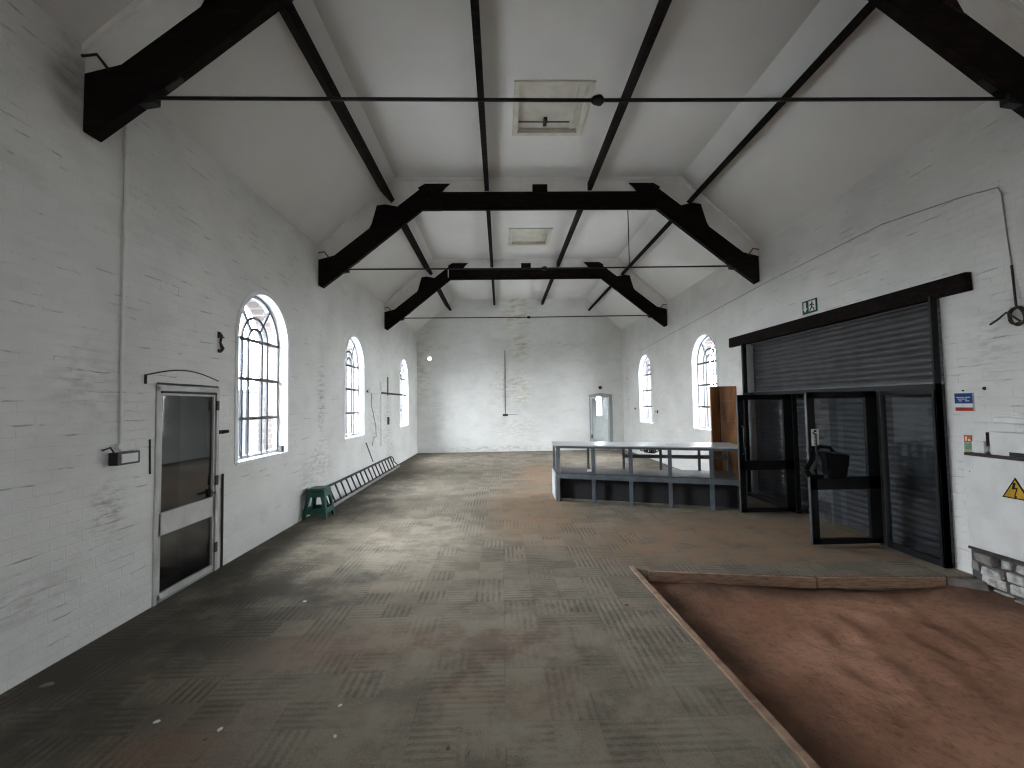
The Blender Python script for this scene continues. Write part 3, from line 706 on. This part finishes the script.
for dx, w in ((0, .05), (.06, .035)):
    pts = [Vector((3.625, 5.18, 1.14)), Vector((3.57+dx, 5.14, 1.03)), Vector((3.47+dx, 5.11, .90)), Vector((3.50+dx, 5.10, .83)), Vector((3.66+dx, 5.10, .82))]
    mb = MB()
    for p, q in zip(pts, pts[1:]): mb.bar(p, q, .012, w, (1, 0, .4))
    mb.build('strap', M['black_fabric'] if dx == 0 else M['grey_fabric'], r, bevel=.004)
MB().tube([(3.62, 5.17, 1.10), (3.66, 5.15, 1.16), (3.76, 5.12, 1.15), (3.80, 5.1, 1.08)], .02, 8).build('grab_handle', M['black_fabric'], r, smooth=True)

# ------------------------------------------------------------------ counter
Fp = [Vector((.965+.577*i, 7.97-.222*i)) for i in range(6)]
Bp = [Vector((.985+.612*i, 8.62-.185*i)) for i in range(6)]
Fp[5] = Fp[4]+(Fp[5]-Fp[4])*.74; Bp[5] = Bp[4]+(Bp[5]-Bp[4])*.74
r = empty('shop_counter', (2.2, 7.9, 0), 'long open blue grey painted counter with a pale top, in front of the right wall', 'counter')
def slab(mb, z0, z1, e=0.03, f=Fp, b=Bp, ef=None):
    a, c, d_, q = f[0], f[-1], b[-1], b[0]; u_ = (c-a).normalized()*e; w = Vector((-(c-a).y, (c-a).x)).normalized()*e
    P = [a-u_-w, c+u_-w, d_+u_+w, q-u_+w]
    mb.hexa([(p.x, p.y, z0) for p in P], [(p.x, p.y, z1) for p in P])
mb = MB(); slab(mb, .965, .985, .05); mb.build('counter_top', M['counter_top'], r, bevel=.003)
mb = MB(); slab(mb, .485, .50, .02); mb.build('shelf', M['shelf'], r)
def post(p, z0, z1, w, mat='counter', par=None):
    u_ = (Fp[-1]-Fp[0]).normalized(); mb = MB()
    q0 = p-u_*w/2; q1 = p+u_*w/2; n_ = Vector((-u_.y, u_.x))*w
    mb.hexa([(*q0, z0), (*q1, z0), (*(q1+n_), z0), (*(q0+n_), z0)], [(*q0, z1), (*q1, z1), (*(q1+n_), z1), (*(q0+n_), z1)])
    return mb.build('post', M[mat], par or r, bevel=.003)
for i, p in enumerate(Fp): post(p+Vector((.015, -.02)), 0, .965, .062)
for i, p in enumerate(Bp): post(p-Vector((.0, .05)), 0, .965, .045)
def rail(A, B, z0, z1, t=.03, name='rail', mat='counter'):
    mb = MB(); mb.bar((*A, (z0+z1)/2), (*B, (z0+z1)/2), t, z1-z0); mb.build(name, M[mat], r, bevel=.002)
rail(Fp[0], Fp[-1], .40, .50); rail(Fp[0], Fp[-1], .925, .965); rail(Bp[0], Bp[-1], .925, .965); rail(Fp[0], Bp[0], .925, .965)
rail(Bp[2], Bp[-1], .70, .765); rail(Bp[0], Bp[-1], .42, .485)
m0 = [Fp[0]+Vector((.02, .22)), Fp[-1]+Vector((.02, .22))]
rail(m0[0], m0[1], .015, .46, .015, 'shade_panel', 'void')  # dark panel added at mid-depth to blacken the lower compartments
rail(Fp[0]+Vector((-.03, .02)), Bp[0]+Vector((-.03, -.02)), .02, .48, .02, 'end_panel', 'counter_end')
for i in range(1, 5):
    rail(Fp[i]+Vector((0, .08)), Bp[i]-Vector((0, .08)), .44, .485, .03)
rail(Fp[4]+Vector((.1, .3)), Fp[5]+Vector((0, .3)), .22, .25, .03, 'low_rail', 'shelf')

# bits left on the counter
mb = MB(); random.seed(3); pts = []
for i in range(90):
    a = i*.55; rr_ = .055+.03*math.sin(i*.7); pts.append((2.62+.1*math.sin(i*.11)+rr_*math.cos(a), 8.03+.02*math.sin(i*.3), .86+rr_*math.sin(a)*.75))
mb.tube(pts, .009, 6)
tag(mb.build('cable_bundle', M['black_plastic'], loc=(2.6, 8.1, .77), smooth=True), 'small tangled black cable bundle on the back rail of the counter', 'cable')
tag(MB().hexa([(1.50, 8.0, .501), (1.63, 7.96, .501), (1.66, 8.12, .501), (1.53, 8.15, .501)], [(1.50, 8.0, .515), (1.63, 7.96, .535), (1.66, 8.12, .515), (1.53, 8.15, .512)]).build('paper_pad', M['paper'], loc=(1.58, 8.05, .5)),
    'small pale paper pad lying on the counter shelf', 'paper')

# folded wooden screen behind the counter
r = empty('wooden_folding_board', (4.05, 8.2, 0), 'tall orange brown wooden folding board standing behind the counter', 'board')
def panel(a, b, name):
    mb = MB(); mb.bar((*a, 1.0), (*b, 1.0), .02, 1.95, (0, 0, 1)); return mb.build(name, M['ply'], r, bevel=.002)
panel((3.80, 8.12), (4.04, 8.30), 'left_panel'); panel((4.05, 8.30), (4.31, 8.16), 'right_panel')
MB().tube([(4.045, 8.285, .1), (4.045, 8.285, 1.9)], .008, 8).build('hinge', M['rust'], r)

# ------------------------------------------------------------------ stool and ladder on the left
def make_stool():
    cx_, cy_ = -2.86, 7.2; r = empty('step_stool', (cx_, cy_, 0), 'dark green plastic stool by the left wall at the ladder end', 'stool')
    H = .46; a0, a1 = .185, .128                      # half width at foot and at seat
    seat = MB(); n = 24
    def sq(h, z, p=5):
        out = []
        for k_ in range(n):
            t = 2*PI*k_/n; c, s_ = math.cos(t), math.sin(t); d = (abs(c)**p+abs(s_)**p)**(-1/p)
            out.append((cx_+c*d*h, cy_+s_*d*h, z))
        return out
    rings = [sq(.136, H-.06), sq(.138, H-.035), sq(.134, H-.012), sq(.118, H), sq(.100, H-.004), sq(.04, H-.006)]
    vs = [p for rg in rings for p in rg]
    fs = [(i*n+k_, i*n+(k_+1) % n, (i+1)*n+(k_+1) % n, (i+1)*n+k_) for i in range(len(rings)-1) for k_ in range(n)]+[tuple(range(n-1, -1, -1)), tuple(range((len(rings)-1)*n, len(rings)*n))]
    seat._add(vs, fs); seat.build('seat', M['green'], r, smooth=True)
    for sx in (-1, 1):
        for sy in (-1, 1):
            lg = MB()
            def L(z):                               # L-shaped leg, widening to the foot
                h = a0+(a1-a0)*z/H; w = .055+.035*max(0, (z-.25)/(H-.25)); t = .014
                X0, Y0 = cx_+sx*h, cy_+sy*h
                return [(X0, Y0), (X0-sx*w, Y0), (X0-sx*w, Y0-sy*t), (X0-sx*t, Y0-sy*t), (X0-sx*t, Y0-sy*w), (X0, Y0-sy*w)]
            zs = [0, .03, .25, .36, H-.03]; rg = [[(x_, y_, z_) for x_, y_ in L(z_)] for z_ in zs]
            vs = [p for q in rg for p in q]
            fs = [(i*6+k_, i*6+(k_+1) % 6, (i+1)*6+(k_+1) % 6, (i+1)*6+k_) for i in range(len(zs)-1) for k_ in range(6)]+[tuple(range(5, -1, -1)), tuple(range((len(zs)-1)*6, len(zs)*6))]
            lg._add(vs, fs); lg.build('leg', M['green'], r)
    ap = MB()
    for z0, z1 in ((.08, .16), (H-.13, H-.03)):       # skirt below the seat and the low brace band
        for q in range(4):
            h0, h1 = a0+(a1-a0)*z0/H-.004, a0+(a1-a0)*z1/H-.004
            def C_(h, s1, s2, z): return (cx_+s1*h, cy_+s2*h, z)
            s = [((-1, -1), (1, -1)), ((1, -1), (1, 1)), ((1, 1), (-1, 1)), ((-1, 1), (-1, -1))][q]
            i0, i1 = h0-.01, h1-.01
            ap.hexa([C_(h0, *s[0], z0), C_(h0, *s[1], z0), C_(i0, *s[1], z0), C_(i0, *s[0], z0)], [C_(h1, *s[0], z1), C_(h1, *s[1], z1), C_(i1, *s[1], z1), C_(i1, *s[0], z1)])
    ap.build('skirt', M['green'], r)
make_stool()

r = empty('ladder', (-2.9, 10.4, 0), 'long aluminium ladder lying on edge along the foot of the left wall', 'ladder')
def lad(y, t): return Vector((-2.88-.13*t, y, .03+.31*t))
MB().bar(lad(7.5, 0), lad(12.9, 0), .03, .05).build('stile', M['alu'], r, bevel=.004)
MB().bar(lad(7.65, 1), lad(12.4, 1), .025, .04).build('stile', M['dark_alu'], r, bevel=.004)
for i in range(17):
    y = 7.7+i*.29; MB().tube([lad(y, 0), lad(y, 1)], .016, 8).build('rung', M['dark_alu'], r, smooth=True)
pts = [lad(12.4, 1)+Vector((0, .36*math.sin(t), -.17*(1-math.cos(t)))) for t in [PI/2*i/6 for i in range(7)]]
pts += [lad(12.86, 0)]
MB().tube(pts, .014, 8).build('hook', M['dark_alu'], r, smooth=True)
tag(MB().tube([(-3.035, 10.25, .9), (-3.02, 10.75, .42)], .012, 8).build('thin_stick', M['dark_alu'], loc=(-3, 10.5, .36), smooth=True), 'thin dark stick leaning on the left wall above the ladder', 'stick')

# ------------------------------------------------------------------ fittings on the left wall
r = empty('bulkhead_light', (XL, 3.71, 1.32), 'black bulkhead light with a pale lens on the left wall by the door', 'wall light')
MB().box(XL, XL+.075, 3.60, 3.82, 1.275, 1.375).build('housing', M['black_plastic'], r, bevel=.006)
MB().box(XL+.07, XL+.083, 3.63, 3.79, 1.29, 1.36).build('lens', M['white_plastic'], r, bevel=.004)
MB().tube([(XL+.04, 3.61, 1.37), (XL+.05, 3.56, 1.42), (XL+.02, 3.52, 1.40)], .006, 6).build('cable', M['black_plastic'], r)
def fixture(name, label, cat, loc, build, mat):
    o = build(MB()).build(name, M[mat], loc=loc); tag(o, label, cat); return o
fixture('conduit', 'thin white painted conduit rising from the bulkhead light up the left wall', 'pipe', (XL, 3.69, 1.42),
        lambda m: m.tube([(XL+.010, 3.70, 1.38), (XL+.010, 3.69, 2.6), (XL+.010, 3.68, 4.4)], .011, 8).box(XL, XL+.03, 3.66, 3.74, 1.40, 1.44), 'paint')
def iron_bracket(m):
    m.tube([(XL+.012, 4.945, 2.53), (XL+.03, 4.95, 2.50), (XL+.02, 4.95, 2.42), (XL+.035, 4.965, 2.36), (XL+.02, 4.97, 2.33)], [.012, .016, .012, .020, .012], 8)
    m.tube([(XL+.025, 4.90, 2.475), (XL+.03, 4.95, 2.49), (XL+.025, 5.0, 2.485)], .009, 8); m.box(XL, XL+.012, 4.935, 4.985, 2.315, 2.35)
    m.box(XL, XL+.012, 4.93, 4.965, 2.48, 2.54); return m
fixture('iron_bracket', 'small rusty iron bracket high on the left wall between door and first window', 'bracket', (XL, 4.95, 2.32), iron_bracket, 'rust')
fixture('door_bolt', 'small black iron bolt on the wall right of the left door', 'bolt', (XL, 5.02, 1.45),
        lambda m: m.box(XL, XL+.02, 4.97, 5.08, 1.435, 1.475).tube([(XL+.02, 5.0, 1.45), (XL+.06, 5.05, 1.46)], .018, 8), 'iron')
fixture('wall_pipe', 'thin dirty pipe low on the left wall right of the door', 'pipe', (XL, 5.03, 0),
        lambda m: m.tube([(XL+.015, 5.03, .0), (XL+.015, 5.03, 1.0)], .012, 8), 'rust')
r = empty('wall_batten', (XL, 12.2, 2.05), 'long thin grey cable batten on the left wall between the second and third windows', 'batten')
MB().box(XL, XL+.03, 10.35, 14.6, 2.03, 2.075).build('rail', M['rust'], r)
for y, z0, z1 in ((11.55, .7, 2.35), (12.25, 2.0, 2.5)):
    MB().box(XL, XL+.02, y-.018, y+.018, z0, z1).build('upright', M['dark_alu'] if z0 > 1 else M['paint'], r)
tag(MB().box(XL+.03, XL+.08, 10.35, 11.3, 2.02, 2.10).build('strip_light', M['white_plastic'], loc=(XL, 10.8, 2.05), bevel=.01), 'short white strip light fitting on the left end of the wall batten', 'light fitting')
fixture('loose_wall_cable', 'loose thin dark cable trailing down the left wall below the batten', 'cable', (XL, 11, 1),
        lambda m: m.tube([(XL+.01, 10.7, 2.03), (XL+.012, 10.72, 1.7), (XL+.012, 11.05, 1.25), (XL+.012, 11.1, .98), (XL+.012, 10.85, .96), (XL+.012, 10.75, .78)], .006, 6), 'rust')
fixture('socket_box', 'small dark socket box under the wall batten on the left wall', 'socket', (XL, 12.3, 1.3),
        lambda m: m.box(XL, XL+.03, 12.22, 12.34, 1.22, 1.42), 'iron')
fixture('window_catch', 'small grey catch on the sill corner of the nearest left window', 'catch', (XL-.05, 6.4, 1.1),
        lambda m: m.box(XL-.06, XL-.01, 6.40, 6.47, 1.09, 1.18), 'dark_alu')

# fittings on the far wall
fixture('far_conduit', 'thin vertical conduit hanging down the middle of the far wall', 'pipe', (.16, YF, 1.3), lambda m: m.tube([(.16, YF-.012, 1.36), (.17, YF-.012, 3.7)], .009, 6), 'dark_alu')
fixture('outlet_box', 'small black outlet box at the bottom of the far wall conduit', 'socket', (.16, YF, 1.32), lambda m: m.box(.06, .25, YF-.06, YF, 1.29, 1.36).box(.25, .6, YF-.012, YF, 1.33, 1.342), 'black_plastic')
r = empty('round_spotlight', (-2.57, YF, 3.42), 'small round lit white spotlight high on the left of the far wall', 'wall light')
MB().lathe((-2.57, YF, 3.42), [(.06, 0), (.075, -.04), (.08, -.09)], 16, 1).build('housing', M['white_plastic'], r, smooth=True)
MB().lathe((-2.57, YF-.088, 3.42), [(.07, 0), (.06, -.012)], 16, 1).build('lens', M['lamp'], r)
fixture('door_light', 'small grey bulkhead fitting above the far door', 'wall light', (3.65, YF, 2.27), lambda m: m.lathe((3.66, YF, 2.27), [(.065, 0), (.06, -.05), (.035, -.08)], 14, 1), 'dark_alu')

# fittings on the right wall
r = empty('exit_sign', (XR, 6.39, 3.05), 'green running man fire exit sign with a down arrow above the lintel beam', 'sign')
Xs = XR-.012
MB().box(Xs-.001, XR, 6.235, 6.535, 2.955, 3.145).build('plate', M['sign_green'], r)
def sgn(poly): return [(6.535-a*.30, 2.955+b*.19) for a, b in poly]
w = MB()
w.prism(sgn([(.10, .90), (.27, .90), (.27, .42), (.36, .42), (.19, .12), (.04, .42), (.10, .42)]), 0, Xs-.002, Xs)
w.build('arrow', M['sign_white'], r)
MB().prism(sgn([(.46, .12), (.46, .90), (.93, .90), (.93, .12)]), 0, Xs-.002, Xs).build('doorway', M['sign_white'], r)
pm = MB()
pm.prism([(6.535-.30*(.70+.045*math.cos(t)), 2.955+.19*(.77+.075*math.sin(t))) for t in [2*PI*i/12 for i in range(12)]], 0, Xs-.004, Xs-.002)
for poly in ([(.62, .70), (.74, .70), (.72, .42), (.62, .40)], [(.62, .42), (.72, .42), (.56, .14), (.48, .14)], [(.66, .42), (.73, .42), (.86, .30), (.84, .15), (.78, .15), (.78, .27)],
             [(.62, .70), (.64, .62), (.53, .54), (.50, .60)], [(.72, .68), (.76, .64), (.86, .52), (.83, .48), (.74, .58)]):
    pm.prism(sgn(poly), 0, Xs-.004, Xs-.002)
pm.build('running_figure', M['sign_green'], r)

def sign_rect(y0, y1, z0, z1, mat, r, name, d=.008, off=0): return MB().box(XR-d-off, XR-off, min(y0, y1), max(y0, y1), z0, z1).build(name, M[mat], r)
r = empty('safety_notice', (XR, 4.29, 1.65), 'blue and white safety notice with a red foot beside the shutter', 'sign')
sign_rect(4.375, 4.195, 1.565, 1.745, 'sign_white', r, 'plate')
sign_rect(4.370, 4.200, 1.640, 1.740, 'sign_blue', r, 'blue_panel', .0095)
sign_rect(4.368, 4.202, 1.568, 1.602, 'sign_red', r, 'red_panel', .0095)
mb = MB()
for z_, a, b in ((1.70, 4.35, 4.28), (1.70, 4.27, 4.22), (1.683, 4.34, 4.25), (1.665, 4.33, 4.30), (1.665, 4.27, 4.23)): mb.box(XR-.011, XR-.009, b, a, z_-.003, z_+.003)
mb.build('print', M['sign_white'], r)
MB().lathe((XR-.004, 4.285, 1.765), [(.008, 0), (.008, -.01)], 10, 0).build('nail', M['iron'], r)
r = empty('fire_notice', (XR, 4.26, 1.25), 'small orange and green notice left of the wall ledge', 'sign')
sign_rect(4.305, 4.235, 1.265, 1.335, 'sign_orange', r, 'orange_panel')
sign_rect(4.305, 4.225, 1.17, 1.262, 'soft_green', r, 'green_panel')
sign_rect(4.300, 4.230, 1.172, 1.20, 'cream_print', r, 'cream_panel', .0095)
mb = MB(); mb.box(XR-.0105, XR-.008, 4.275, 4.29, 1.28, 1.32); mb.box(XR-.0105, XR-.008, 4.245, 4.262, 1.28, 1.30); mb.build('print', M['sign_white'], r)
XPN = 4.455                                    # face of the white wall board
r = empty('warning_sign', (XPN, 3.89, .9), 'yellow triangular electric shock warning sign on the white wall board', 'sign')
def tri(s): # centre and size
    return [(3.85+.11*s, .87-.06*s), (3.85-.11*s, .87-.06*s), (3.85, .87+.125*s)]
MB().prism(tri(1.0), 0, XPN-.006, XPN).build('border', M['sign_black'], r)
MB().prism(tri(.82), 0, XPN-.008, XPN-.006).build('panel', M['sign_yellow'], r)
bolt = [(3.905, .925), (3.882, .93), (3.902, .875), (3.884, .88), (3.893, .832), (3.868, .892), (3.888, .888), (3.872, .93)]
MB().prism([(3.85+(q_[0]-3.888)*1.25, .885+(q_[1]-.875)*1.2) for q_ in [(3.90, .93), (3.882, .93), (3.892, .893), (3.872, .895), (3.89, .835), (3.884, .836), (3.878, .832), (3.889, .818), (3.898, .836), (3.894, .839), (3.882, .884), (3.908, .880)]], 0, XPN-.010, XPN-.008).build('lightning_bolt', M['sign_black'], r)

r = empty('wall_board', (XPN, 2.6, .28), 'smooth white boarding on the right wall under the ledge', 'board')
MB().box(XPN, XR, 1.0, 4.285, .285, 1.15).build('board', M['paint'], r, bevel=.003)
MB().box(XPN-.012, XR, 1.0, 4.28, .262, .285).build('bottom_strip', M['rust'], r)
r = empty('wall_ledge', (XR, 2.6, 1.15), 'dusty brown ledge on the right wall with a white boxed duct on it', 'ledge')
MB().box(XR-.09, XR, 1.0, 4.235, 1.15, 1.178).build('shelf', M['rust'], r, bevel=.003)
MB().box(XR-.07, XR, 1.0, 4.02, 1.178, 1.385).build('duct', M['paint'], r, bevel=.006)
MB().box(XR-.05, XR, 4.085, 4.20, 1.178, 1.29).build('end_box', M['paint'], r, bevel=.01)
MB().box(XR-.04, XR, 4.02, 4.075, 1.25, 1.375).build('dark_gap', M['sign_black'], r)
MB().box(XR-.075, XR-.02, 1.0, 3.86, 1.18, 1.215).build('slot', M['iron'], r)
tag(MB().box(XR-.06, XR, 1.0, 3.99, 1.465, 1.515).build('wall_trunking', M['white_plastic'], loc=(XR, 2.6, 1.5), bevel=.008), 'short white cable trunking on the right wall above the ledge duct', 'trunking')
# broken painted brickwork at the foot of the wall
mb = MB(); random.seed(11)
for row in range(4):
    y = 4.30-.05*(row % 2)*1.8; z = -.14+row*.102
    while y > .9:
        w_ = random.uniform(.10, .24); d = random.uniform(.02, .085); h_ = random.uniform(.07, .09); j = lambda s_=.012: random.uniform(-s_, s_)
        mb.hexa([(XR-d+j(), y-w_+.015, z+j()), (XR+.02, y-w_+.015, z), (XR+.02, y, z), (XR-d+j(), y, z+j())],
                [(XR-d+j(), y-w_+.02+j(), z+h_+j()), (XR+.02, y-w_+.02, z+h_), (XR+.02, y-.005, z+h_), (XR-d+j(), y-.008+j(), z+h_+j())], 0 if random.random() > .25 else 1)
        y -= w_+.014
mb.box(XR-.015, XR+.01, .9, 4.3, -.3, .262, 2)  # dark slab added behind so the gaps between bricks look shaded
struct(mb.build('trim_5', [M['dirty_paint'], M['concrete'], M['shelf']], bevel=.016), 'broken white painted bricks at the foot of the right wall')
tag(MB().hexa([(4.20, 4.30, -.10), (4.44, 4.10, -.09), (4.52, 4.20, -.09), (4.28, 4.40, -.10)], [(4.21, 4.30, -.015), (4.43, 4.11, -.02), (4.51, 4.20, -.015), (4.28, 4.39, -.01)]).build('concrete_block', M['concrete'], loc=(4.35, 4.25, -.1), bevel=.008),
    'grey concrete block at the foot of the shutter jamb by the pit corner', 'block')

# cable run and hanging coil
fixture('wall_cable', 'long painted cable sagging along the upper right wall to the coil', 'cable', (XR, 8, 3.6),
        lambda m: m.tube([(XR-.008, 14.4, 3.36), (XR-.008, 11, 3.52), (XR-.008, 7.5, 3.68), (XR-.008, 5.1, 3.74), (XR-.008, 4.2, 3.64), (XR-.008, 3.87, 3.58), (XR-.008, 3.845, 3.52), (XR-.008, 3.825, 3.2), (XR-.008, 3.80, 2.84)], .006, 6), 'old_paint')
pts = [(XR-.012, 3.80, 2.85), (XR-.012, 3.795, 2.75), (XR-.03, 3.775, 2.62), (XR-.035, 3.765, 2.46)]
for i in range(1, 40):
    t = i/39*2*PI*2.6; R_ = .075+.008*math.sin(i*.9); pts.append((XR-.035+.012*math.sin(t*.7), 3.765+R_*math.sin(t)*.8, 2.385+.075*math.cos(t)+.004*i/8))
pts += [(XR-.04, 3.84, 2.44), (XR-.05, 3.91, 2.385), (XR-.055, 3.965, 2.355)]
tag(MB().tube(pts, .009, 8).build('coiled_cable', M['rust'], loc=(XR, 3.8, 2.3), smooth=True), 'dark cable ending in a small hanging coil at the right edge', 'cable')
for nm, lb, y, z, s_ in (('wall_hook', 'small iron hook on the right wall beside the second window', 12.9, 1.43, .05), ('wall_hook', 'tiny iron hook on the right wall beyond the far window', 15.0, 1.5, .035),
                        ('wall_hook', 'small black iron stub on the right wall below the fire notice', 4.235, .985, .03), ('wall_hook', 'small dark nail above the trunking on the right wall', 4.09, 1.78, .015)):
    tag(MB().box(XR-.012, XR, y-s_*.5, y+s_*.5, z-s_, z+s_).tube([(XR-.01, y, z), (XR-.01-s_, y, z-s_*.3), (XR-.01-s_, y, z+s_*.5)], s_*.25, 6).build(nm, M['iron'], loc=(XR, y, z)), lb, 'hook')

# ------------------------------------------------------------------ litter on the floor
def scrap(x, y, s_, mat, label, name='paper_scrap', cat='paper scrap', a=0., group='white scraps on the carpet'):
    ca, sa = math.cos(a), math.sin(a)
    P = [(-1, -.4), (.2, -.7), (1, -.1), (.5, .6), (-.6, .5)]
    s_ *= .75
    Q = [(x+s_*(p*ca-q*sa), y+s_*(p*sa+q*ca)) for p, q in P]
    tag(MB().prism(Q, 2, .001, .006).build(name, M[mat], loc=(x, y, 0)), label, cat, group)
scrap(-1.904, 2.597, .022, 'paper', 'small white scrap on the carpet, leftmost of the near scraps', a=.4)
scrap(-1.517, 2.518, .022, 'paper', 'small white scrap on the near carpet, second from the left', a=1.2)
scrap(-.943, 2.681, .018, 'paper', 'small white scrap on the near carpet, farther right of the four', a=.9)
scrap(-.883, 2.438, .016, 'paper', 'small pale curled scrap on the near carpet, rightmost of the four', a=2.0)
scrap(-1.55, 2.45, .014, 'leaf', 'tiny dark crumb just below the second white scrap', 'crumb', 'crumb', .5, None)
scrap(-.289, 2.335, .022, 'leaf', 'brown dry leaf fragment at the bottom of the carpet', 'dry_leaf', 'leaf', 1.4, None)
scrap(1.03, 3.86, .03, 'leaf', 'pale brown chip on the carpet left of the pit', 'wood_chip', 'chip', .2, None)
scrap(.95, 7.3, .05, 'concrete', 'pale crumbled lump on the floor before the counter end', 'rubble_lump', 'rubble', .2, None)
scrap(-2.85, 2.97, .05, 'concrete', 'pale crumbled plaster spot at the foot of the left wall', 'plaster_lump', 'rubble', .2, None)
scrap(-1.75, 4.1, .02, 'paper', 'small white scrap on the carpet in front of the left door', a=.1)
